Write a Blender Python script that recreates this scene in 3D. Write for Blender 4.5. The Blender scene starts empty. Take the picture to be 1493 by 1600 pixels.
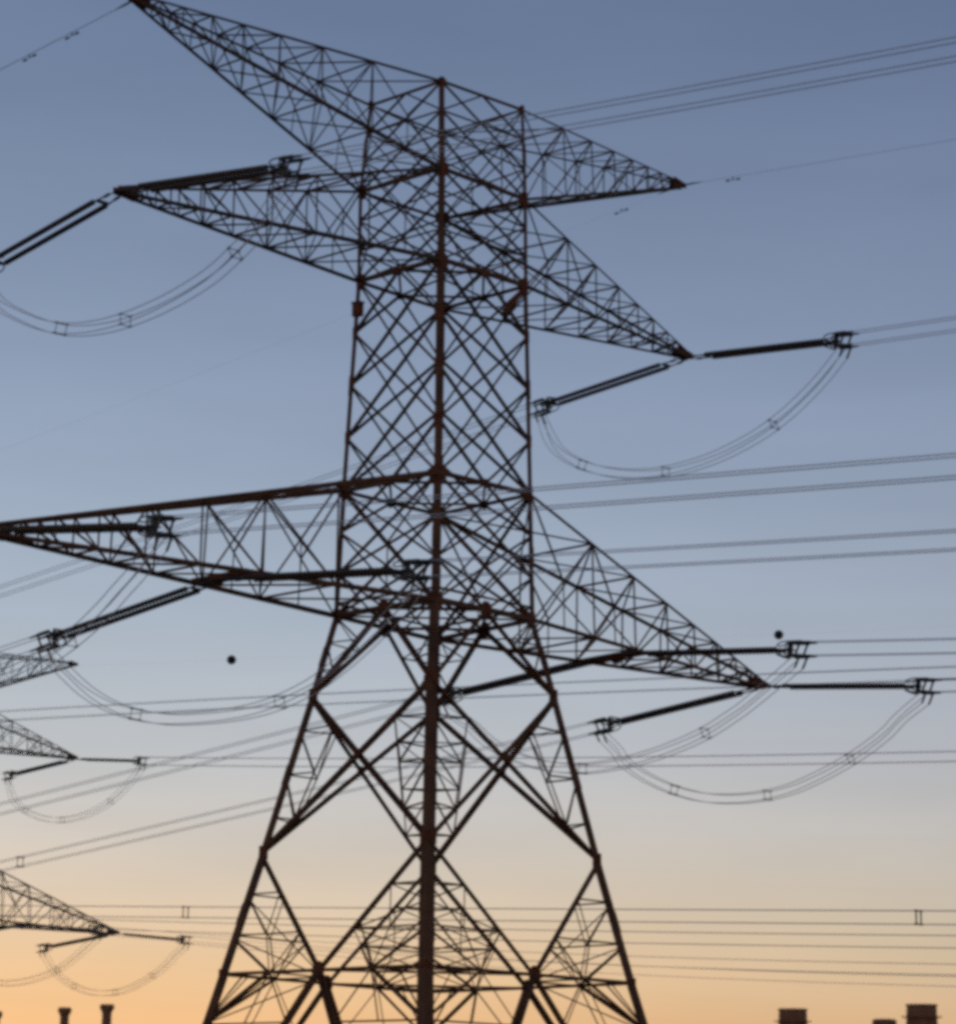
import bpy, bmesh, math, random
from mathutils import Vector, Matrix
random.seed(7)
sc = bpy.context.scene
COL = sc.collection

# ------------------------------------------------------------------ camera
CAM = Vector((-65.0416, -65.8604, -15.7945))
YAW, PIT, ROL = 0.7757749612, 0.2082387922, 0.0130748172
d = Vector((math.cos(PIT)*math.cos(YAW), math.cos(PIT)*math.sin(YAW), math.sin(PIT)))
r = d.cross(Vector((0, 0, 1))).normalized(); u = r.cross(d)
r2 = r*math.cos(ROL) + u*math.sin(ROL); u2 = -r*math.sin(ROL) + u*math.cos(ROL)
cam = bpy.data.cameras.new('camera'); camo = bpy.data.objects.new('camera', cam); COL.objects.link(camo)
m = Matrix.Identity(4)
for i in range(3):
    m[i][0] = r2[i]; m[i][1] = u2[i]; m[i][2] = -d[i]; m[i][3] = CAM[i]
camo.matrix_world = m
cam.sensor_fit = 'VERTICAL'; cam.sensor_height = 36.0; cam.lens = 4294.958/1600*36
cam.dof.use_dof = True; cam.dof.focus_distance = 93; cam.dof.aperture_fstop = 1.2
cam.clip_start = 1.0; cam.clip_end = 9000
sc.camera = camo

# ------------------------------------------------------------------ sky after sunset
W = bpy.data.worlds.new('World'); sc.world = W; W.use_nodes = True
nt = W.node_tree; N = nt.nodes; L = nt.links
bg = N['Background']
sky = N.new('ShaderNodeTexSky'); sky.sky_type = 'NISHITA'; sky.sun_disc = False
sky.sun_elevation = -0.05; sky.sun_rotation = math.radians(8)
nm = N.new('ShaderNodeVectorMath'); nm.operation = 'SCALE'; nm.inputs[3].default_value = 2.3
L.new(sky.outputs[0], nm.inputs[0])
tc = N.new('ShaderNodeTexCoord'); sp = N.new('ShaderNodeSeparateXYZ')
L.new(tc.outputs['Generated'], sp.inputs[0])
def s2l(c):
    return tuple(((v/255)/12.92 if v/255 <= .04045 else ((v/255+.055)/1.055)**2.4) for v in c) + (1,)
def ramp(stops):
    mr = N.new('ShaderNodeMapRange'); mr.inputs[1].default_value = 0; mr.inputs[2].default_value = .5
    L.new(sp.outputs[2], mr.inputs[0])
    cr = N.new('ShaderNodeValToRGB'); cr.color_ramp.interpolation = 'B_SPLINE'
    e = cr.color_ramp.elements
    while len(e) > 1: e.remove(e[-1])
    for i, (z, c) in enumerate(stops):
        q = e[0] if i == 0 else e.new(z*2)
        q.position = z*2; q.color = s2l(c)
    L.new(mr.outputs[0], cr.inputs[0]); return cr
LEFT = [(0.0, (254, 188, 122)), (.024, (254, 203, 147)), (.038, (250, 206, 156)), (.052, (238, 205, 168)), (.068, (225, 206, 184)), (.09, (210, 203, 196)), (.12, (192, 197, 203)), (.165, (170, 184, 199)),
        (.23, (147, 164, 189)), (.30, (126, 143, 170)), (.38, (104, 124, 155)), (.5, (84, 104, 140))]
RIGHT = [(0.0, (224, 172, 120)), (.024, (219, 181, 141)), (.038, (212, 186, 153)), (.052, (206, 188, 162)), (.068, (199, 189, 174)), (.09, (192, 189, 185)), (.12, (180, 184, 193)), (.165, (160, 172, 188)),
         (.23, (139, 155, 181)), (.30, (119, 135, 164)), (.38, (97, 115, 148)), (.5, (78, 96, 132))]
ra, rb = ramp(LEFT), ramp(RIGHT)
dt = N.new('ShaderNodeVectorMath'); dt.operation = 'DOT_PRODUCT'
dt.inputs[1].default_value = (math.sin(YAW), -math.cos(YAW), 0)
L.new(tc.outputs['Generated'], dt.inputs[0])
mz = N.new('ShaderNodeMapRange'); mz.inputs[1].default_value = -.19; mz.inputs[2].default_value = .19
L.new(dt.outputs['Value'], mz.inputs[0])
mx = N.new('ShaderNodeMix'); mx.data_type = 'RGBA'
L.new(mz.outputs[0], mx.inputs[0]); L.new(ra.outputs[0], mx.inputs[6]); L.new(rb.outputs[0], mx.inputs[7])
m2 = N.new('ShaderNodeMix'); m2.data_type = 'RGBA'; m2.inputs[0].default_value = .93
L.new(nm.outputs[0], m2.inputs[6]); L.new(mx.outputs[2], m2.inputs[7])
hm = N.new('ShaderNodeMapping'); hm.inputs['Scale'].default_value = (3, 3, 16); L.new(tc.outputs['Generated'], hm.inputs[0])
hn = N.new('ShaderNodeTexNoise'); hn.inputs['Scale'].default_value = 2.2; hn.inputs['Detail'].default_value = 5; L.new(hm.outputs[0], hn.inputs[0])
hr = N.new('ShaderNodeMapRange'); hr.inputs[1].default_value = .3; hr.inputs[2].default_value = .7; hr.inputs[3].default_value = .955; hr.inputs[4].default_value = 1.045
L.new(hn.outputs['Fac'], hr.inputs[0])
hs = N.new('ShaderNodeVectorMath'); hs.operation = 'SCALE'; L.new(m2.outputs[2], hs.inputs[0]); L.new(hr.outputs[0], hs.inputs[3])
L.new(hs.outputs[0], bg.inputs[0]); bg.inputs[1].default_value = 1.0

sun = bpy.data.lights.new('sun', 'SUN'); suno = bpy.data.objects.new('sun', sun); COL.objects.link(suno)
sun.energy = 0.5; sun.angle = math.radians(3); sun.color = (1, .55, .3)
suno.rotation_euler = (math.radians(88), 0, math.radians(180-8))
sc.view_settings.view_transform = 'Standard'; sc.view_settings.look = 'None'
sc.view_settings.exposure = 0; sc.view_settings.gamma = 1
sc.render.engine = 'CYCLES'
sc.cycles.pixel_filter_type = 'BLACKMAN_HARRIS'; sc.cycles.filter_width = 4.2     # a soft lens
sc.cycles.use_denoising = False; sc.cycles.sample_clamp_direct = 1.0; sc.cycles.sample_clamp_indirect = 1.0

# ------------------------------------------------------------------ materials
def mat(name, c1, c2, scale=3.0, rough=.7, metal=0.0, detail=6):
    M = bpy.data.materials.new(name); M.use_nodes = True
    t = M.node_tree; b = t.nodes['Principled BSDF']
    b.inputs['Roughness'].default_value = rough; b.inputs['Specular IOR Level'].default_value = .25; b.inputs['Metallic'].default_value = metal
    no = t.nodes.new('ShaderNodeTexNoise'); no.inputs['Scale'].default_value = scale; no.inputs['Detail'].default_value = detail
    g = t.nodes.new('ShaderNodeTexCoord'); t.links.new(g.outputs['Object'], no.inputs['Vector'])
    cr = t.nodes.new('ShaderNodeValToRGB')
    cr.color_ramp.elements[0].position = .38; cr.color_ramp.elements[1].position = .62
    cr.color_ramp.elements[0].color = (*c1, 1); cr.color_ramp.elements[1].color = (*c2, 1)
    t.links.new(no.outputs['Fac'], cr.inputs[0]); t.links.new(cr.outputs[0], b.inputs['Base Color'])
    return M
STEEL = mat('weathered_steel', (.092, .037, .015), (.155, .062, .025), 1.2, .75)
STEEL2 = mat('weathered_steel_lattice', (.060, .040, .026), (.11, .062, .036), 1.5, .75)
RUST = mat('rusty_plate', (.10, .030, .012), (.19, .052, .018), 4, .85)
PORC = mat('brown_porcelain', (.060, .036, .022), (.085, .05, .03), 8, .35)
ALU = mat('dull_aluminium', (.48, .47, .50), (.60, .58, .60), 5, .75, 0)
FIT_ = mat('galvanised_fitting', (.06, .06, .058), (.10, .09, .08), 9, .6, .3)
BALL = mat('dark_painted_ball', (.02, .02, .022), (.03, .028, .03), 5, .5)
CONC = mat('soot_stained_concrete', (.22, .10, .05), (.30, .14, .07), .35, .9)
GRND = mat('dry_sandy_ground', (.16, .12, .08), (.26, .20, .13), .05, .95, 0, 10)

# ------------------------------------------------------------------ helpers
V = Vector
def obj(name, bm, ma, parent=None, smooth=False):
    me = bpy.data.meshes.new(name)
    bmesh.ops.recalc_face_normals(bm, faces=bm.faces)
    if smooth:
        for f in bm.faces: f.smooth = True
    bm.to_mesh(me); bm.free(); me.materials.append(ma)
    o = bpy.data.objects.new(name, me); COL.objects.link(o)
    if parent: o.parent = parent
    return o
def tag(o, label=None, cat=None, group=None, kind=None):
    if label: o['label'] = label
    if cat: o['category'] = cat
    if group: o['group'] = group
    if kind: o['kind'] = kind
    return o
def empty(name, loc, label, cat, group=None, rz=0):
    o = bpy.data.objects.new(name, None); COL.objects.link(o); o.location = loc; o.rotation_euler = (0, 0, rz)
    o.empty_display_size = .5
    return tag(o, label, cat, group)
def copy_tree(o, parent=None):
    c = o.copy(); COL.objects.link(c); c.parent = parent
    for ch in [k for k in bpy.data.objects if k.parent == o]: copy_tree(ch, c)
    return c
def prism(bm, p, q, prof, ref=None):
    p, q = V(p), V(q); a = (q-p)
    if a.length < 1e-6: return
    a.normalize()
    ref = V(ref) if ref is not None else V((0, 0, 1))
    if abs(a.dot(ref.normalized())) > .97: ref = V((1, 0.3, 0))
    s = a.cross(ref).normalized(); t = s.cross(a)
    A = [bm.verts.new(p + s*x + t*y) for x, y in prof]; B = [bm.verts.new(q + s*x + t*y) for x, y in prof]
    n = len(prof)
    for i in range(n): bm.faces.new((A[i], A[(i+1) % n], B[(i+1) % n], B[i]))
    bm.faces.new(A[::-1]); bm.faces.new(B)
def ang(bm, p, q, w, ref=None, flip=1):
    """rolled steel angle from p to q, leg width w"""
    t = max(.012, w*.14); h = w*.36
    pr = [(-h, -h), (w-h, -h), (w-h, t-h), (t-h, t-h), (t-h, w-h), (-h, w-h)]
    if flip < 0: pr = [(-x, y) for x, y in pr][::-1]
    prism(bm, p, q, pr, ref)
def leg_ang(bm, p, q, w, ref, flip, out=0.0):
    t = max(.018, w*.11); h = .035 + out
    pr = [(-h, -h), (w-h, -h), (w-h, t-h), (t-h, t-h), (t-h, w-h), (-h, w-h)]
    if flip < 0: pr = [(-x, y) for x, y in pr][::-1]
    prism(bm, p, q, pr, ref)
def cross(bm, p, q, w, ref=None):
    """cruciform of two angles back to back"""
    ang(bm, p, q, w, ref, 1)
    t = max(.012, w*.14); h = w*.3
    prism(bm, p, q, [(-h-t, -h-t), (-h, -h-t), (-h, h), (-h-t, h)], ref)
def rod(bm, p, q, rad, n=8):
    prism(bm, p, q, [(rad*math.cos(2*math.pi*i/n), rad*math.sin(2*math.pi*i/n)) for i in range(n)])
def tube(bm, pts, rad, n=6):
    rings = []
    pts = [V(p) for p in pts]
    for i, p in enumerate(pts):
        a = (pts[min(i+1, len(pts)-1)] - pts[max(i-1, 0)]).normalized()
        ref = V((0, 0, 1)) if abs(a.z) < .95 else V((1, 0, 0))
        s = a.cross(ref).normalized(); t = s.cross(a)
        rings.append([bm.verts.new(p + (s*math.cos(2*math.pi*k/n) + t*math.sin(2*math.pi*k/n))*rad) for k in range(n)])
    for A, B in zip(rings, rings[1:]):
        for k in range(n): bm.faces.new((A[k], A[(k+1) % n], B[(k+1) % n], B[k]))
    bm.faces.new(rings[0][::-1]); bm.faces.new(rings[-1])
def box(bm, c, sx, sy, sz):
    mtx = Matrix.Translation(V(c)) @ Matrix.Diagonal((sx, sy, sz, 1))
    bmesh.ops.create_cube(bm, size=1, matrix=mtx)
def plate(bm, c, nrm, up, w, h, t=.025):
    """octagonal gusset plate centred at c"""
    c, nrm = V(c), V(nrm).normalized(); up = V(up); up = (up - nrm*up.dot(nrm)).normalized(); s = up.cross(nrm)
    k = .3
    pr = [(-w/2, -h/2+h*k), (-w/2+w*k, -h/2), (w/2-w*k, -h/2), (w/2, -h/2+h*k), (w/2, h/2-h*k), (w/2-w*k, h/2), (-w/2+w*k, h/2), (-w/2, h/2-h*k)]
    A = [bm.verts.new(c + s*x + up*y - nrm*t/2) for x, y in pr]; B = [bm.verts.new(c + s*x + up*y + nrm*t/2) for x, y in pr]
    for i in range(8): bm.faces.new((A[i], A[(i+1) % 8], B[(i+1) % 8], B[i]))
    bm.faces.new(A[::-1]); bm.faces.new(B)
def corner_plate(c, d1, d2, w, h, root):
    '''one bent plate wrapping the outside of a leg joint'''
    bm = bmesh.new(); o = -(d1+d2).normalized()*.05; t = .02; A = []
    for e, z in ((0, 0), (t, 1)):
        for dz in (-h/2, h/2):
            k = .7 if dz < 0 else .7
            pts = [c+o+d1*w*k, c+o+d1*w*.9, c+o, c+o+d2*w*.9]
            A.append([bm.verts.new(c + o*(1+e/.05) + d1*w + V((0, 0, dz*.55))), bm.verts.new(c + o*(1+e/.05) + d1*w*.5 + V((0, 0, dz))), bm.verts.new(c + o*(1+e/.05) + V((0, 0, dz))),
                      bm.verts.new(c + o*(1+e/.05) + d2*w*.5 + V((0, 0, dz))), bm.verts.new(c + o*(1+e/.05) + d2*w + V((0, 0, dz*.55)))])
    i0, i1, o0, o1 = A
    for k in range(4):
        for P, Q in ((i0, i1), (o0, o1), (i0, o0), (i1, o1)): bm.faces.new((P[k], P[k+1], Q[k+1], Q[k]))
    for k in (0, 4): bm.faces.new((i0[k], i1[k], o1[k], o0[k]))
    obj('gusset_plate', bm, RUST, root)
def lathe(bm, p, q, prof, n=10):
    """prof: (distance along p->q, radius)"""
    p, q = V(p), V(q); a = (q-p).normalized(); s = a.cross(V((0, 0, 1))).normalized(); t = s.cross(a)
    rings = [[bm.verts.new(p + a*x + (s*math.cos(2*math.pi*k/n) + t*math.sin(2*math.pi*k/n))*rr) for k in range(n)] for x, rr in prof]
    for A, B in zip(rings, rings[1:]):
        for k in range(n): bm.faces.new((A[k], A[(k+1) % n], B[(k+1) % n], B[k]))
    bm.faces.new(rings[0][::-1]); bm.faces.new(rings[-1])
def mid(a, b, t=.5): return V(a).lerp(V(b), t)

# ------------------------------------------------------------------ ground (below the frame)
GZ = -23.0
bm = bmesh.new()
bmesh.ops.create_grid(bm, x_segments=60, y_segments=60, size=5000, matrix=Matrix.Translation((0, 0, GZ)))
for v in bm.verts:
    if v.co.length > 300: v.co.z += random.uniform(-.5, .5)
tag(obj('ground', bm, GRND), kind='structure')

# ------------------------------------------------------------------ the lattice tower
J = {
 ('N',0):(-1.9,-1.892,18.391),('L',0):(-1.796,1.783,18.451),('R',0):(2.024,-2.017,18.382),('B',0):(1.906,1.887,18.433),
 ('N',1):(-2.02,-2.083,15.158),('L',1):(-2.007,1.987,15.229),('R',1):(2.139,-2.107,15.056),('B',1):(2.087,1.998,15.23),
 ('N',2):(-2.047,-2.12,11.9),('L',2):(-2.003,1.986,11.942),('R',2):(2.161,-2.158,11.88),('B',2):(2.154,2.023,11.848),
 ('N',3):(-2.234,-2.353,4.409),('L',3):(-2.256,2.249,4.413),('R',3):(2.315,-2.319,4.401),('B',3):(2.349,2.247,4.336),
 ('N',4):(-2.363,-2.46,.072),('L',4):(-2.375,2.359,.05),('R',4):(2.403,-2.409,.019),('B',4):(2.46,2.386,-.157),
 ('N',5):(-2.932,-2.932,-2.683),('L',5):(-2.898,2.911,-2.731),('R',5):(2.953,-2.967,-2.635),('B',5):(2.932,2.932,-2.683),
 ('N',6):(-4.034,-4.008,-7.971),('L',6):(-3.994,3.988,-8.05),('R',6):(4.033,-4.008,-8.148),('B',6):(3.964,4.042,-8.037),
 ('N',7):(-4.891,-4.857,-11.988),('L',7):(-4.863,4.845,-12.067),('R',7):(4.851,-4.836,-12.178),('B',7):(4.841,4.925,-12.321)}
SG = {'N': (-1, -1), 'L': (-1, 1), 'R': (1, -1), 'B': (1, 1)}
for c, (sx, sy) in SG.items(): J[(c, 8)] = (sx*7.18, sy*7.18, GZ+.35)
J = {k: V(p) for k, p in J.items()}
TIP = {(0, -1): V((-13.642, .223, 18.432)), (0, 1): V((13.244, .157, 18.882)), (1, -1): V((-13.962, .16, 11.877)),
       (1, 1): V((13.62, .174, 12.126)), (2, -1): V((-18.533, .145, .253)), (2, 1): V((18.173, .168, -.198))}
FACES = [('N', 'L'), ('L', 'B'), ('B', 'R'), ('R', 'N')]

def build_tower():
    root = empty('transmission_tower', (0, 0, 0), 'tall dark lattice transmission tower with diamond bracing, filling the middle of the photo', 'transmission tower', 'lattice transmission towers')
    wid = [.14, .16, .18, .20, .25, .28, .33, .36, .38]
    for c in 'NLRB':
        bm = bmesh.new(); ref = (0, -SG[c][1], 0); fl = 1 if SG[c][0] == SG[c][1] else -1
        for i in range(8):
            leg_ang(bm, J[(c, i)], J[(c, i+1)], wid[i], ref, fl)
            # splice plates
            a = mid(J[(c, i)], J[(c, i+1)], .5)
            if i not in (1,): leg_ang(bm, a-(J[(c, i+1)]-a).normalized()*.35, a+(J[(c, i+1)]-a).normalized()*.35, wid[i]*1.08, ref, fl, .016)
        lg = obj('leg', bm, STEEL, root)
        # concrete footing
        bm = bmesh.new(); p = J[(c, 8)]
        lathe(bm, (p.x, p.y, GZ-.3), (p.x, p.y, GZ+1), [(0, .75), (.35, .75), (.4, .45), (.75, .4)], 12)
        obj('footing', bm, GRND, lg)
    # ring frames
    wr = [.08, .12, .14, .14, .17, 0, 0, .11]
    for i in (0, 1, 2, 3, 4, 7):
        bm = bmesh.new()
        M = {}
        for a, b in FACES:
            ang(bm, J[(a, i)], J[(b, i)], wr[i], (0, 0, 1)); M[(a, b)] = mid(J[(a, i)], J[(b, i)])
        if i in (2, 3, 4, 7):
            ms = list(M.values())
            for k in range(4): ang(bm, ms[k], ms[(k+1) % 4], wr[i]*.62 if i < 7 else .07, (0, 0, 1))
        if i == 4: 
            for a, b in FACES:
                o = V((0, 0, .42)); ang(bm, mid(J[(a, i)], J[(b, i)], .5)+o, mid(J[(a, i)], J[(a, 3)], .097), .08, (0, 0, 1))
                ang(bm, mid(J[(a, i)], J[(b, i)], .5)+o, mid(J[(b, i)], J[(b, 3)], .097), .08, (0, 0, 1))
            ang(bm, J[('N', 4)], J[('B', 4)], .07); ang(bm, J[('L', 4)], J[('R', 4)], .07)
        if i == 7:
            for k in range(4):   # secondary plan bracing of the diaphragm
                cnr = ['L', 'B', 'R', 'N'][k]; cp = J[(cnr, 7)]; a, b = ms[k], ms[(k+1) % 4]
                q1, q2 = mid(cp, a), mid(cp, b); h = mid(a, b)
                for s, e in ((q1, q2), (q1, h), (q2, h)): ang(bm, s, e, .055)
                w6 = J[(cnr, 6)]
                for s, e in ((h, mid(w6, cp, .70)), (h, mid(w6, cp, .36)), (mid(q1, q2), mid(cp, J[(cnr, 8)], .155)), (h, mid(cp, J[(cnr, 8)], .155)), (mid(a, h), mid(w6, a, .62)), (mid(h, b), mid(w6, b, .62))): ang(bm, s, e, .045)
        obj('ring_frame', bm, STEEL, root)
    # lattice panels between rings
    def lattice(P, Q, n, w, halves=True, zoff=0):
        """P,Q = list of n+1 leg nodes; each diagonal spans two nodes"""
        bm = bmesh.new()
        for i in range(n-1):
            ang(bm, P[i], Q[i+2], w); ang(bm, Q[i]+V((0, 0, .0)), P[i+2], w, None, -1)
        if halves:
            mt, mb = mid(P[0], Q[0]), mid(P[n], Q[n])
            ang(bm, P[1], mt, w); ang(bm, Q[1], mt, w, None, -1)
            ang(bm, P[n-1], mb, w); ang(bm, Q[n-1], mb, w, None, -1)
        return bm
    for (a, b) in FACES:
        armf = (a, b) in (('N', 'L'), ('B', 'R'))
        for (i, n, w) in ((0, 3, .062), (1, 3, .07), (2, 4, .095), (3, 3, .085)):
            P = [mid(J[(a, i)], J[(a, i+1)], k/n) for k in range(n+1)]; Q = [mid(J[(b, i)], J[(b, i+1)], k/n) for k in range(n+1)]
            bm = lattice(P, Q, n, w)
            if i == 3:
                if (a, b) == ('N', 'L'): ang(bm, Q[0], P[n], .17, None, -1)
                if (a, b) == ('B', 'R'): ang(bm, Q[0], P[n], .16, None, -1); ang(bm, P[0], Q[n], .12)
            if i < 2:
                for k in (1, 2):
                    if k == 1+i % 2: ang(bm, P[k], Q[k], .05)
            obj('lattice_panel', bm, STEEL2 if i < 3 else STEEL, root)
    # splayed lower body: K, X and K panels
    for (a, b) in FACES:
        g = lambda c, i: J[(c, i)]
        m4, m7 = mid(g(a, 4), g(b, 4)), mid(g(a, 7), g(b, 7))
        bm = bmesh.new()
        for c in (a, b):
            cross(bm, m4, g(c, 5), .15)
            h = mid(m4, g(c, 5), .5)
            for t, s in ((.33, .35), (.66, .7)):
                ang(bm, mid(g(c, 4), g(c, 5), t), mid(m4, g(c, 5), s), .05)
            ang(bm, mid(g(c, 4), g(c, 5), .33), mid(m4, g(c, 5), .7), .05)
            ang(bm, g(c, 4), mid(m4, g(c, 5), .35), .05)
        obj('lattice_panel', bm, STEEL, root)
        bm = bmesh.new()
        cross(bm, g(a, 5), g(b, 6), .16); cross(bm, g(b, 5)+V((0, 0, 0)), g(a, 6), .16)
        for c, e in ((a, b), (b, a)):
            l = lambda t: mid(g(c, 5), g(c, 6), t)
            D1 = mid(g(c, 5), g(e, 6), .21); D2 = mid(g(e, 5), g(c, 6), .80)
            Em = mid(D1, D2)
            for s, t_, w in ((l(.22), D1, .055), (D1, Em, .05), (Em, D2, .05), (l(.5), Em, .055), (l(.22), Em, .06), (l(.5), D2, .06), (l(.77), D2, .055)):
                ang(bm, s, t_, w)
        obj('lattice_panel', bm, STEEL, root)
        bm = bmesh.new()
        for c in (a, b):
            cross(bm, g(c, 6), m7, .13)
            l = lambda t: mid(g(c, 6), g(c, 7), t)
            e = lambda t: mid(g(c, 6), m7, t)
            q = mid(g(c, 7), m7)
            h = mid(l(.68), e(.68))
            for s, t_, w in ((l(.34), e(.34), .055), (l(.68), e(.68), .055), (l(.34), h, .06), (h, e(.34), .04), (l(.7), q, .08), (q, e(.68), .045), (q, h, .04)):
                ang(bm, s, t_, w)
        obj('lattice_panel', bm, STEEL, root)
        bm = bmesh.new()
        for c in (a, b):
            cross(bm, m7, g(c, 8), .19)
            q = mid(g(c, 7), m7); l = lambda t: mid(g(c, 7), g(c, 8), t); e = lambda t: mid(m7, g(c, 8), t)
            for s, t_, w in ((q, l(.155), .11), (l(.155), e(.155), .06), (q, e(.155), .04), (l(.155), e(.4), .06), (l(.4), e(.4), .06), (l(.4), e(.65), .06), (l(.65), e(.65), .06), (l(.65), e(.82), .05), (mid(q, g(c, 7)), l(.155), .045), (q, mid(l(.155), e(.155)), .04)):
                ang(bm, s, t_, w)
        obj('lattice_panel', bm, STEEL, root)
    # hip bracing round every leg (ties neighbouring faces)
    for c in 'NLRB':
        nb = [f[0] if f[1] == c else f[1] for f in FACES if c in f]
        g = lambda cc, i: J[(cc, i)]
        def strut(s, e, w):
            bm = bmesh.new(); ang(bm, s, e, w); obj('hip_strut', bm, STEEL, root)
        def nodes(e):
            D1 = mid(g(c, 5), g(e, 6), .21); D2 = mid(g(e, 5), g(c, 6), .80); m7 = mid(g(c, 7), g(e, 7))
            return [D1, mid(D1, D2), D2, mid(g(c, 6), m7, .34), mid(g(c, 6), m7, .68), mid(g(c, 7), m7)]
        A, B = nodes(nb[0]), nodes(nb[1])
        for k, (s, e) in enumerate(zip(A, B)): strut(s, e, (.05, .055, .05, .05, .05, .055)[k])
        strut(A[3], B[4], .045); strut(A[0], B[1], .04); strut(B[3], A[4], .045); strut(A[4], B[5], .045); strut(B[4], A[5], .045); strut(mid(A[3], B[3]), mid(A[4], B[4]), .04)
    # gusset plates at the main joints
    def gusset(c, nrm, up, w, h, name='gusset_plate'):
        bm = bmesh.new(); plate(bm, c, nrm, up, w, h); obj(name, bm, RUST, root)
    for c in 'NLRB':
        nb = [f[0] if f[1] == c else f[1] for f in FACES if c in f]
        for i, s in ((0, .28), (1, .44), (2, .48), (3, .5), (4, .46), (5, .46), (6, .46), (7, .32)):
            corner_plate(J[(c, i)], (J[(nb[0], 3)]-J[(c, 3)]).normalized(), (J[(nb[1], 3)]-J[(c, 3)]).normalized(), s*.82, s*1.15, root)
        for k in (1, 2, 3):
            corner_plate(mid(J[(c, 2)], J[(c, 3)], k/4), (J[(nb[0], 3)]-J[(c, 3)]).normalized(), (J[(nb[1], 3)]-J[(c, 3)]).normalized(), .24, .42, root)
    for (a, b) in FACES:
        n = (V((SG[a][0], SG[a][1], 0)) + V((SG[b][0], SG[b][1], 0))).normalized()
        for i, s in ((2, .26), (3, .30), (4, .55), (7, .55)):
            gusset(mid(J[(a, i)], J[(b, i)]) + n*.05, n, (0, 0, 1), s, s*1.1)
            if i in (3, 4): gusset(mid(J[(a, i)], J[(b, i)]) + V((0, 0, .02)) - n*s*.3, (0, 0, 1), n, s*.8, s*.8, 'plan_plate')
        gusset(mid(mid(J[(a, 5)], J[(b, 6)], .42), mid(J[(b, 5)], J[(a, 6)], .42)) + n*.06, n, (0, 0, 1), .34, .34)
    # box on the left leg, strut near the right leg under the middle arm
    bm = bmesh.new(); p = mid(J[('L', 2)], J[('L', 3)], .14)
    box(bm, p + V((-.02, -.10, 0)), .24, .34, .46); box(bm, p + V((-.02, -.10, .26)), .30, .40, .05)
    obj('junction_box', bm, RUST, root)
    bm = bmesh.new(); p = J[('R', 2)]; q = mid(J[('R', 2)], J[('N', 2)], .27) + V((0, 0, -1.25)); ang(bm, p, q, .2)
    obj('strut', bm, RUST, root)
    # cross arms
    TS = [0, .24, .41, .55, .67, .77, .86, .93]
    for (lv, top, bot) in ((0, 0, 1), (1, 1, 2), (2, 3, 4)):
        for sd in (-1, 1):
            tip = TIP[(lv, sd)]; (a, b) = ('N', 'L') if sd < 0 else ('R', 'B')
            arm = bpy.data.objects.new('cross_arm', None); COL.objects.link(arm); arm.parent = root
            cw = (.085, .105, .15)[lv]; bw = (.048, .055, .068)[lv]
            rt = {('t', a): J[(a, top)], ('t', b): J[(b, top)], ('b', a): J[(a, bot)], ('b', b): J[(b, bot)]}
            off = {'t': V((0, 0, .10)), 'b': V((0, 0, -.10))}; oy = {a: V((0, -.11, 0)), b: V((0, .11, 0))}
            nd = {k: [mid(p, tip + off[k[0]] + oy[k[1]], t) for t in TS+[1]] for k, p in rt.items()}
            for k, ps in nd.items():
                bm = bmesh.new(); wk = cw*{(0, -1, 'b', 'N'): 1.35, (0, 1, 'b', 'R'): 1.25, (0, 1, 'b', 'B'): 1.2, (1, -1, 'b', 'N'): 1.2, (1, 1, 't', 'B'): 1.35, (1, 1, 'b', 'R'): 1.4, (2, 1, 't', 'B'): 1.1, (2, 1, 't', 'R'): .75}.get((lv, sd)+k, 1.0 if k[0] == 'b' or lv == 2 else .8)
                for s, e, q in zip(ps, ps[1:], range(9)): ang(bm, s, e, wk*(1 - q*.03), (0, 0, 1))
                obj('chord', bm, STEEL2 if lv < 2 else STEEL, arm)
            bm = bmesh.new()
            n = len(TS)
            for c in (a, b):          # side trusses
                for k in range(1, n): ang(bm, nd[('t', c)][k], nd[('b', c)][k], bw)
                for k in range(0, n): ang(bm, nd[('t', c)][k+1], nd[('b', c)][k], bw*1.15)
                for k in (0, 1):      # redundants in the deep panels
                    h = mid(nd[('t', c)][k+1], nd[('b', c)][k]); ang(bm, h, mid(nd[('b', c)][k], nd[('b', c)][k+1]), bw*.7); ang(bm, h, nd[('t', c)][k], bw*.8)
            obj('side_bracing', bm, STEEL2 if lv < 2 else STEEL, arm)
            bm = bmesh.new()
            for tb in 'tb':           # flat bracing of the top and bottom planes
                for k in range(1, n): ang(bm, nd[(tb, a)][k], nd[(tb, b)][k], bw)
                for k in range(0, n):
                    c, e = (a, b) if k % 2 else (b, a)
                    ang(bm, nd[(tb, c)][k], nd[(tb, e)][k+1], bw*.9)
                    if k < 4: ang(bm, nd[(tb, e)][k], nd[(tb, c)][k+1], bw*.8)
            for k in (1, 2, 4):       # internal cross frames
                ang(bm, nd[('t', a)][k], nd[('b', b)][k], bw*.7); ang(bm, nd[('t', b)][k], nd[('b', a)][k], bw*.7)
            obj('plan_bracing', bm, STEEL2 if lv < 2 else STEEL, arm)
            bm = bmesh.new(); L_ = (.5, .6, .8)[lv]
            for c in (a, b):
                y = tip.y + oy[c].y*1.15
                dx = -sd*L_
                sl = [(tip.x+sd*.22, -.09), (tip.x+sd*.22, .09), (tip.x+dx, .17 + L_*.12), (tip.x+dx, -.17 - L_*.05)]
                A = [bm.verts.new((x, y-.012, tip.z+z)) for x, z in sl]; B = [bm.verts.new((x, y+.012, tip.z+z)) for x, z in sl]
                for i in range(4): bm.faces.new((A[i], A[(i+1) % 4], B[(i+1) % 4], B[i]))
                bm.faces.new(A[::-1]); bm.faces.new(B)
            obj('tip_plate', bm, RUST, arm)
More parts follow.
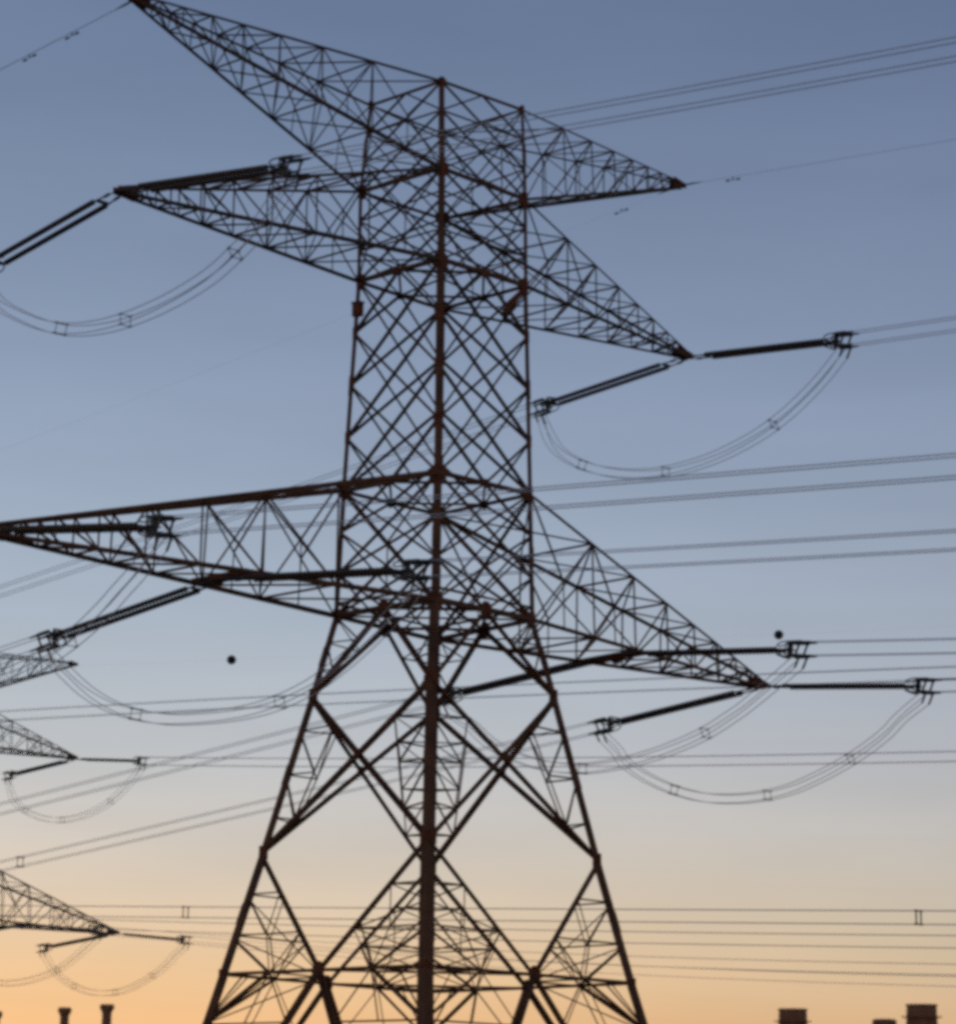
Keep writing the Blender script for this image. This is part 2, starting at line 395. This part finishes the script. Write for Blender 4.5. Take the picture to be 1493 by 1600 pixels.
            if lv == 2:               # hanger for the inner phase
                bm = bmesh.new(); x = 9.49*sd
                f = (x - rt[('b', a)].x)/(tip.x - rt[('b', a)].x)
                pa, pb = mid(rt[('b', a)], tip+off['b'], f), mid(rt[('b', b)], tip+off['b'], f)
                ang(bm, pa, pb, .2); plate(bm, ((pa+pb)/2)+V((0, 0, -.08)), (1, 0, 0), (0, 0, 1), .5, .3)
                obj('hanger_beam', bm, RUST, arm)
    return root

tower = build_tower()

# ------------------------------------------------------------------ insulator sets
QUAD = [(1, -1), (1, 1), (-1, -1), (-1, 1)]
def insulator_set(name, att, end, label, group):
    """double tension string from the arm at att to the twin dead-end clamps at end"""
    att, end = V(att), V(end)
    root = empty(name, att, label, 'insulator', group)
    v = end - att; Ln = v.length; a = v.normalized(); ox = V((1, 0, 0)); up = ox.cross(a)
    if up.z < 0: up = -up
    P = lambda s, x=0, z=0: a*s + ox*x + up*z          # local coordinates
    g = .25
    s0, s1 = Ln*.14, Ln*.86
    bm = bmesh.new()
    for x in (-g, g):
        rod(bm, P(.05, x*.5), P(s0*.45, x*.8), .022); rod(bm, P(s0*.45, x*.8), P(s0, x), .028)
        rod(bm, P(s0*.45-.12, x*.8), P(s0*.45+.12, x*.8), .05)
    plate(bm, P(.12), up, a, .34, .3, .03); plate(bm, P(s0-.1), up, a, .56, .18, .03)
    obj('link', bm, FIT_, root)
    for x in (-g, g):
        bm = bmesh.new(); n = 38; pt = (s1-s0)/n; prof = []
        for k in range(n):
            s = k*pt; prof += [(s, .04), (s+pt*.25, .055), (s+pt*.36, .09), (s+pt*.6, .098), (s+pt*.78, .05)]
        prof.append((n*pt, .04))
        lathe(bm, P(s0, x), P(s1, x), prof, 12)
        obj('insulator_string', bm, PORC, root)
    bm = bmesh.new(); sy = s1 + .10
    plate(bm, P(sy), up, a, .64, .22, .04)
    rod(bm, P(sy), P(sy+.3), .045); plate(bm, P(sy+.36), up, a, .50, .12, .03); plate(bm, P(sy+.36, 0, .2), up, a, .50, .12, .03); plate(bm, P(sy+.36, 0, -.2), up, a, .50, .12, .03)
    plate(bm, P(sy+.30), ox, a, .62, .22, .05)
    obj('yoke_plate', bm, FIT_, root)
    # racket shaped arcing rings above and below
    for zz in (1, -1):
        bm = bmesh.new(); pts = []
        for k in range(17):
            th = math.pi*2*k/16
            pts.append(P(sy-.02 + .22*math.cos(th), .20*math.sin(th), zz*(.22 + .08*math.cos(th))))
        tube(bm, pts, .024, 6); rod(bm, P(sy+.1, 0, 0), P(sy+.1, 0, zz*.25), .022)
        obj('arcing_ring', bm, FIT_, root)
    hz = .235; term = []
    for zz, xx in QUAD:
        bm = bmesh.new(); s2 = sy+.32
        E_ = Ln + .22 - s2
        lathe(bm, P(s2, xx*.19, zz*hz), P(Ln+.22, xx*.17, zz*hz), [(0, .04), (.06, .065), (E_*.55, .07), (E_*.62, .045), (E_-.1, .038), (E_, .02)], 8)
        q = P(s2+E_*.5, xx*.22, zz*hz) + V((0, 0, -.10)); t_ = P(s2+E_*.34, xx*.22, zz*hz) + V((0, 0, -.42))
        tube(bm, [P(s2+E_*.6, xx*.22, zz*hz), q, (q+t_)/2 + V((0, 0, -.02)), t_], .04, 6)
        obj('dead_end_clamp', bm, FIT_, root); term.append(att + t_)
    return root, term

def span(ex, ey, ez, sgn, s, c, length, n=70):
    return [V((ex, ey + sgn*dd, ez - s*dd + c*dd*dd)) for dd in [length*(k/n)**1.4 for k in range(n+1)]]
def conductors(label, group, pts, gap=.235, rad=.0145, spacers=(), thin=False, damper=()):
    o0 = pts[0]
    root = empty('conductor_bundle', o0, label, 'power line', group)
    for zz, xx in QUAD:
        bm = bmesh.new(); tube(bm, [p - o0 + V((xx*.17, 0, zz*gap)) for p in pts], rad, 6)
        obj('wire', bm, ALU, root, True)
    for k, f in enumerate(spacers):
        acc = 0
        for A, B in zip(pts, pts[1:]):
            l = (B-A).length
            if acc + l >= f:
                p = A.lerp(B, (f-acc)/l) - o0; break
            acc += l
        bm = bmesh.new(); cs = [p + V((xx*.17, 0, zz*gap)) for xx, zz in ((-1, -1), (1, -1), (1, 1), (-1, 1))]
        for i in range(4): rod(bm, cs[i], cs[(i+1) % 4], .035 if gap > .25 else .024, 6)
        for c in cs: rod(bm, c-V((0, .09, 0)), c+V((0, .09, 0)), .04, 8)
        obj('spacer', bm, FIT_, root)
    return root
def catmull(pts, n=8):
    P = [V(p) for p in pts]; P = [P[0]*2-P[1]] + P + [P[-1]*2-P[-2]]; out = []
    for i in range(1, len(P)-2):
        for k in range(n):
            t = k/n; a, b, c, e = P[i-1:i+3]
            out.append(.5*((2*b) + (c-a)*t + (2*a-5*b+4*c-e)*t*t + (3*b-a-3*c+e)*t**3))
    out.append(P[-2]); return out
def jumper(label, group, x, inner, gap, spacers, term):
    pts = catmull([(x, y, z) for y, z in inner], 8); o0 = pts[0]
    root = empty('jumper_loop', o0, label, 'jumper cable', group)
    ctr = (pts[0]+pts[-1])/2 + V((0, 0, 1.0))
    offs = []
    for i, p in enumerate(pts):
        a = (pts[min(i+1, len(pts)-1)]-pts[max(i-1, 0)]).normalized(); nn = V((0, a.z, -a.y))
        if nn.dot(p-ctr) < 0: nn = -nn
        offs.append(nn)
    for j, (zz, xx) in enumerate(QUAD):
        s = 0 if zz > 0 else 1; xo = V((xx*.2, 0, 0))
        bm = bmesh.new(); cp = [p + xo + o*(gap*2*s) for p, o in list(zip(pts, offs))[8:-8:6]]
        tube(bm, [p - o0 for p in catmull([term[0][j]] + cp + [term[1][j]], 6)], .0145, 6)
        obj('cable', bm, ALU, root, True)
    for f in spacers:
        i = int(f*(len(pts)-1)); p = pts[i]-o0; q = p+offs[i]*gap*2; a = (pts[i+1]-pts[i-1]).normalized(); X = V((.2, 0, 0))
        bm = bmesh.new(); cs = [p-X, p+X, q+X, q-X]
        for i in range(4): rod(bm, cs[i], cs[(i+1) % 4], .014, 6)
        for w in cs: rod(bm, w-a*.08, w+a*.08, .026, 8)
        obj('spacer', bm, FIT_, root)
    return root

GI = 'paired tension insulator strings on the arm ends'
GC = 'conductor bundles strung from the arms'
GJ = 'jumper loops hanging below the arms'
PH = {  # x, attach z, left end (y,z), right end (y,z)
 'R2': (13.62, 12.0, (8.18, 11.29), (-7.68, 11.31)),
 'L2': (-13.962, 11.85, (7.56, 10.71), (-8.29, 10.75)),
 'R3': (18.17, -.25, (8.95, -1.14), (-7.8, -.96)),
 'L3': (-18.53, .22, (8.30, -.75), (-8.61, -.81)),
 'LI': (-9.50, .02, (9.5, -1.06), (-9.40, -.80)),
 'RI': (9.48, -.06, (9.5, -.86), (-8.75, -.76))}
TERM = {}
LBL = {
 'R2': ('dark insulator pair sloping down left from the right tip of the middle arm', 'dark insulator pair reaching right from the right tip of the middle arm'),
 'L2': ('steep dark insulator pair at the left edge, below the middle left arm', 'thick dark insulator pair lying along the top of the middle left arm'),
 'R3': ('dark insulator pair sloping down left from the outer right tip of the lowest arm', 'level brownish insulator pair, rightmost of all, at the tip of the lowest right arm'),
 'L3': ('insulator pair out of frame left of the lowest left arm', 'dark level insulator pair just under the top chord of the lowest left arm'),
 'LI': ('grey checked insulator pair sloping down left below the lowest left arm', 'thick black level insulator pair crossing the left tower leg'),
 'RI': ('thick dark insulator pair sloping across the right leg to the tower waist', 'dark level insulator pair ending at the clamp under the small black ball')}
for k, (x, z, le, re) in PH.items():
    y = .17 if k not in ('LI', 'RI') else 0
    TERM[k] = (insulator_set('insulator_set', (x, y, z), (x, le[0], le[1]), LBL[k][0], GI)[1],
               insulator_set('insulator_set', (x, y, z), (x, re[0], re[1]), LBL[k][1], GI)[1])

JP = {
 'R2': [(7.75, 11.0), (7.2, 10.1), (6.4, 9.25), (4.86, 8.50), (3.01, 8.02), (1.22, 7.84), (-.7, 7.96), (-2.26, 8.27), (-3.8, 8.77), (-5.16, 9.48), (-6.35, 10.3), (-7.1, 11.05)],
 'L2': [(7.1, 10.4), (6.42, 9.6), (4.24, 8.50), (2.52, 7.96), (.87, 7.74), (-.73, 7.74), (-2.58, 7.94), (-4.37, 8.35), (-5.7, 8.95), (-6.9, 9.7), (-7.7, 10.5)],
 'R3': [(8.1, -1.35), (7.6, -2.05), (6.9, -2.75), (5.12, -3.62), (3.14, -4.18), (1.22, -4.34), (-.66, -4.22), (-2.2, -3.84), (-3.71, -3.30), (-5.2, -2.58), (-6.2, -1.86), (-6.85, -1.2)],
 'RI': [(8.2, -1.0), (7.4, -1.9), (6.0, -2.85), (4.0, -3.6), (1.7, -3.95), (-.48, -3.86), (-2.3, -3.58), (-4.07, -3.12), (-5.53, -2.5), (-6.67, -1.88), (-7.8, -1.0)],
 'LI': [(8.4, -1.2), (7.9, -1.95), (6.19, -3.0), (4.46, -3.64), (2.48, -4.04), (.26, -4.17), (-1.72, -4.14), (-3.34, -3.9), (-5.0, -3.4), (-6.8, -2.5), (-8.2, -1.6), (-8.85, -1.0)],
 'L3': [(7.8, -1.0), (7.1, -1.9), (5.2, -3.1), (3, -3.8), (.5, -4.1), (-2.0, -4.0), (-4.2, -3.35), (-5.64, -2.66), (-6.6, -2.05), (-7.57, -1.45), (-8.1, -1.0)]}
JL = {'R2': 'thin paired cable loop hanging right of the shaft, below the middle arm',
      'L2': 'thin paired cable loop at the left edge of the photo, below the middle arm',
      'R3': 'thin paired cable loop hanging below the outer right tip of the lowest arm',
      'RI': 'pale paired cable loop rising from the right leg to the clamp beside the black ball',
      'LI': 'thin pinkish paired cable loop left of the tower, below the lowest arm',
      'L3': 'faint paired cable loop showing just under the lowest left arm near the photo edge'}
SPC = {'R2': (.24, .46, .74), 'L2': (.28, .48, .78), 'R3': (.3, .52, .74), 'RI': (.4, .7), 'LI': (.3, .62), 'L3': (.3, .6)}
for k, pts in JP.items():
    jumper(JL[k], GJ, PH[k][0], pts, .17, SPC[k], TERM[k])

RS = {'R2': (.066, .00012), 'L2': (.116, .0003), 'R3': (.07, .0001), 'L3': (.088, .0001), 'LI': (.088, .0002), 'RI': (.088, .0002)}
RL = {'R2': 'paired wires leaving the clamp right of the middle arm towards the right edge',
      'L2': 'topmost thick paired wires climbing to the upper right corner area',
      'R3': 'paired wires leaving the rightmost insulator clamp of the lowest arm',
      'L3': 'paired wires right of the shaft, close under the free hanging cable loop',
      'LI': 'paired wires just above the lowest right arm, emerging behind its top chord',
      'RI': 'level paired wires leaving the clamp beside the small black ball'}
LS = {'R2': (.098, .0002), 'L2': (.1, .0002), 'R3': (.097, .0001), 'L3': (.1, .0002), 'LI': (.098, .0002), 'RI': (.094, .0001)}
LL = {'R2': 'faint paired wires at the left edge just below the lowest left arm',
      'L2': 'paired wires leaving the photo on the left below the middle arm',
      'R3': 'faint paired wires sloping down left with a small spacer near the left edge',
      'L3': 'paired wires leaving the lowest left arm tip outside the photo',
      'LI': 'faint paired wires running left from the checked insulator pair',
      'RI': 'faint paired wires sloping down left just below the distant forked arm'}
for k, (x, z, le, re) in PH.items():
    s, c = RS[k]; conductors(RL[k], GC, span(x, re[0]-.15, re[1], -1, s, c, 52), spacers=())
    s, c = LS[k]; conductors(LL[k], GC, span(x, le[0]+.15, le[1], 1, s, c, 230), spacers=(38.7, 92, 150) if k == 'R3' else (60, 120))

# earth wires from the top arms
def earth(label, pts, damp, rad=.013, group='single earth wires from the top arms'):
    o0 = pts[0]; root = empty('earth_wire', o0, label, 'power line', group)
    bm = bmesh.new(); tube(bm, [p-o0 for p in pts], rad, 6); obj('wire', bm, ALU, root, True)
    bm = bmesh.new(); a = (pts[3]-pts[0]).normalized(); lathe(bm, V((0, 0, 0)), a*1.1, [(0, .025), (.2, .035), (.6, .035), (1.1, .008)], 8); obj('dead_end_clamp', bm, FIT_, root)
    for f in damp:
        p = None; acc = 0
        for A, B in zip(pts, pts[1:]):
            l = (B-A).length
            if acc+l >= f: p = A.lerp(B, (f-acc)/l)-o0; a = (B-A).normalized(); break
            acc += l
        bm = bmesh.new(); rod(bm, p, p+V((0, 0, -.12)), .025, 6); tube(bm, [p+V((0, 0, -.12))-a*.3, p+V((0, 0, -.12))+a*.3], .012, 6)
        for sg in (-1, 1): rod(bm, p+V((0, 0, -.12))+a*sg*.2, p+V((0, 0, -.12))+a*sg*.33, .04, 8)
        obj('vibration_damper', bm, FIT_, root)
earth('thin single wire with dampers dropping left from the topmost left arm tip', span(-13.642, .25, 18.42, 1, .072, .0001, 230), (3.3, 5.6))
earth('thin single wire leaving the topmost left tip upward out of the photo', span(-13.642, .15, 18.42, -1, .09, .0002, 50), (3,))
earth('thin faint wire leaving the upper right arm tip towards the right edge', span(13.244, .1, 18.88, -1, .095, .0002, 52), (2.6,), .007)
earth('thin faint wire dropping left behind the tower from the upper right arm tip', span(13.244, .2, 18.88, 1, .09, .0001, 230), (3,), .0022)

# ------------------------------------------------------------------ second line: a like tower beyond the left edge
T2 = V((42.686, 93.101, -4.554)); T2R = .03
tw2 = copy_tree(tower); tw2.location = T2; tw2.rotation_euler = (0, 0, T2R)
tw2['label'] = 'distant lattice tower cut by the left edge, only three right arm tips showing'
M2 = Matrix.Translation(T2) @ Matrix.Rotation(T2R, 4, 'Z')
GI2, GC2, GJ2 = 'insulator pairs on the distant tower', 'far paired wires of the second line', 'cable loops on the distant tower'
L2L = {'R2': ('short dark insulator pair sloping left from the middle distant arm tip', 'short pale insulator pair pointing right from the middle distant arm tip', 'small faint cable loop under the middle distant arm tip'),
       'R3': ('short dark insulator pair sloping left from the lowest distant arm tip', 'short pale insulator pair pointing right from the lowest distant arm tip', 'small faint cable loop under the lowest distant arm tip, above the chimneys'),
       'RI': ('insulator pair sloping left under the lowest distant arm at the edge', 'insulator pair pointing right under the lowest distant arm, overlapping its tip', 'small faint cable loop crossing out of the left edge below the lowest distant arm'),
       }
def place2(o, loc): o.location = M2 @ V(loc); o.rotation_euler = (0, 0, T2R)
for k in ('R2', 'R3', 'RI'):
    x, z, le, re = PH[k]; y = .17 if k != 'RI' else 0
    for e, lb in ((le, L2L[k][0]), (re, L2L[k][1])):
        o = insulator_set('insulator_set', (x, y, z), (x, e[0], e[1]), lb, GI2)[0]; place2(o, (x, y, z))
    o = jumper(L2L[k][2], GJ2, x, JP[k], .17, SPC[k], TERM[k]); place2(o, (x,)+JP[k][0])
W2 = {'L3': (-18.5, -8.7, -.81, .0406, .0000166), 'LI': (-9.5, -9, -.8, .0577, .000136), 'RI': (9.48, -8.4, -.74, .0815, .00034),
      'R3': (18.17, -7.55, -.93, .0873, .00039), 'L2': (-13.96, -8.3, 10.75, .0409, -.000126), 'R2': (13.62, -7.83, 11.3, .0801, .000198)}
WL = {'L3': 'uppermost far paired wires low in the sky, with a small spacer at each side', 'LI': 'second from top of the four far wire pairs above the chimneys',
      'RI': 'third from top of the four far wire pairs above the chimneys', 'R3': 'lowest far paired wires, starting at the lowest distant arm tip',
      'L2': 'faint nearly level paired wires passing behind the tower just below its waist', 'R2': 'faint level paired wires starting at the middle distant arm tip'}
for k, (x, y, z, s, c) in W2.items():
    pts = span(x, y, z, -1, s, c, 125)
    o = conductors(WL[k], GC2, pts, gap=.27, rad=.0155, spacers={'L3': (40.3, 84.6)}.get(k, (), )); place2(o, pts[0])

# ------------------------------------------------------------------ marker balls on a hair-thin pilot line
def ball(loc, label):
    root = empty('marker_ball', loc, label, 'marker ball', 'small black balls in the sky')
    bm = bmesh.new(); bmesh.ops.create_uvsphere(bm, u_segments=20, v_segments=14, radius=.19); obj('shell', bm, BALL, root, True)
    bm = bmesh.new(); rod(bm, (0, -.23, 0), (0, .23, 0), .03, 8); bmesh.ops.create_cone(bm, cap_ends=True, segments=20, radius1=.196, radius2=.196, depth=.02); obj('clamp', bm, BALL, root)
B1, B2 = V((18.72, 32.49, 4.09)), V((36.59, 13.83, 5.58))
B1 = CAM + (B1-CAM)*.86; B2 = CAM + (B2-CAM)*.86
ball(B1, 'small black ball alone in the open sky left of the tower waist')
ball(B2, 'small black ball just above the clamp right of the lowest right arm')
bm = bmesh.new(); dv = (B2-B1)
tube(bm, [B1-dv*6 + (dv*13)*(t/40) + V((0, 0, ((t/40-.5)**2)*8 - 8*(6.5/13-.5)**2)) for t in range(41)], .0012, 5)
tag(obj('pilot_wire', bm, ALU), 'hair-thin wire strung level through the two small black balls', 'wire')

# ------------------------------------------------------------------ chimneys at the bottom edge
def at(px, dist):
    q = d + r2*((px-746.75)/4294.96) - u2*((1590-800)/4294.96)
    h = math.hypot(q.x, q.y); return CAM + q*(dist/h)
def chimney(px, ytop, wpx, dist, label, kind):
    q = d + r2*((px-746.75)/4294.96) - u2*((ytop-800)/4294.96); h = math.hypot(q.x, q.y)
    top = CAM + q*(dist/h); k = dist/4294.96; R = wpx*k/2
    root = empty('chimney', (top.x, top.y, GZ-.5), label, 'chimney', 'chimneys along the bottom edge'); H = top.z - GZ + .5
    bm = bmesh.new()
    if kind == 'flared':
        prof = [(0, R*1.7), (H*.5, R*1.15), (H-17*k, R*.95), (H-12*k, R*1.0)]
        lathe(bm, (0, 0, 0), (0, .0001, 1e3), prof, 28)
        obj('shaft', bm, CONC, root)
        bm = bmesh.new(); lathe(bm, (0, 0, 0), (0, .0001, 1e3), [(H-12*k, R*1.02), (H-7*k, R*1.45), (H-2*k, R*1.5), (H-1*k, R*1.3), (H, R*1.25), (H, R*1.0), (H-3*k, R*.95)], 28)
        obj('cap', bm, CONC, root)
    else:
        lathe(bm, (0, 0, 0), (0, .0001, 1e3), [(0, R*1.35), (H*.55, R*1.12), (H-24*k, R*1.0), (H-3*k, R*.97)], 36)
        obj('shaft', bm, CONC, root)
        bm = bmesh.new()
        if kind == 'domed': lathe(bm, (0, 0, 0), (0, .0001, 1e3), [(H-3*k, R*.97), (H-1.2*k, R*.9), (H-.2*k, R*.7), (H, R*.5)], 36)
        else: lathe(bm, (0, 0, 0), (0, .0001, 1e3), [(H-3*k, R*.99), (H-2.5*k, R*1.03), (H-.6*k, R*1.03), (H, R*.96), (H, R*.75), (H-2*k, R*.7)], 36)
        obj('cap', bm, CONC, root)
        bm = bmesh.new(); zg = H-20*k
        lathe(bm, (0, 0, 0), (0, .0001, 1e3), [(zg-1.2*k, R*1.0), (zg-.3*k, R*1.28), (zg+.3*k, R*1.28), (zg+.3*k, R*1.0)], 36)
        for j in range(24):
            th = j*math.pi/12; rod(bm, (R*1.26*math.cos(th), R*1.26*math.sin(th), zg), (R*1.26*math.cos(th), R*1.26*math.sin(th), zg+2.5*k), .12*k*4, 5)
        obj('gallery', bm, CONC, root)
    return root
chimney(102, 1574, 14, 560, 'narrow dark chimney with a flared cap, left of its taller twin at the bottom left', 'flared')
chimney(168, 1569, 15, 540, 'narrow reddish chimney with a flared cap, slightly taller than its twin', 'flared')
chimney(-6, 1580, 14, 580, 'sliver of a chimney cap cut off by the bottom left corner', 'flared')
chimney(1238, 1576, 44, 620, 'broad dark flat topped chimney, leftmost of the three at the bottom right', 'flat')
chimney(1381, 1592, 38, 640, 'low domed chimney top between two broad dark chimneys at the bottom right', 'domed')
chimney(1439, 1569, 47, 600, 'broadest and tallest dark flat topped chimney, at the bottom right corner', 'flat')
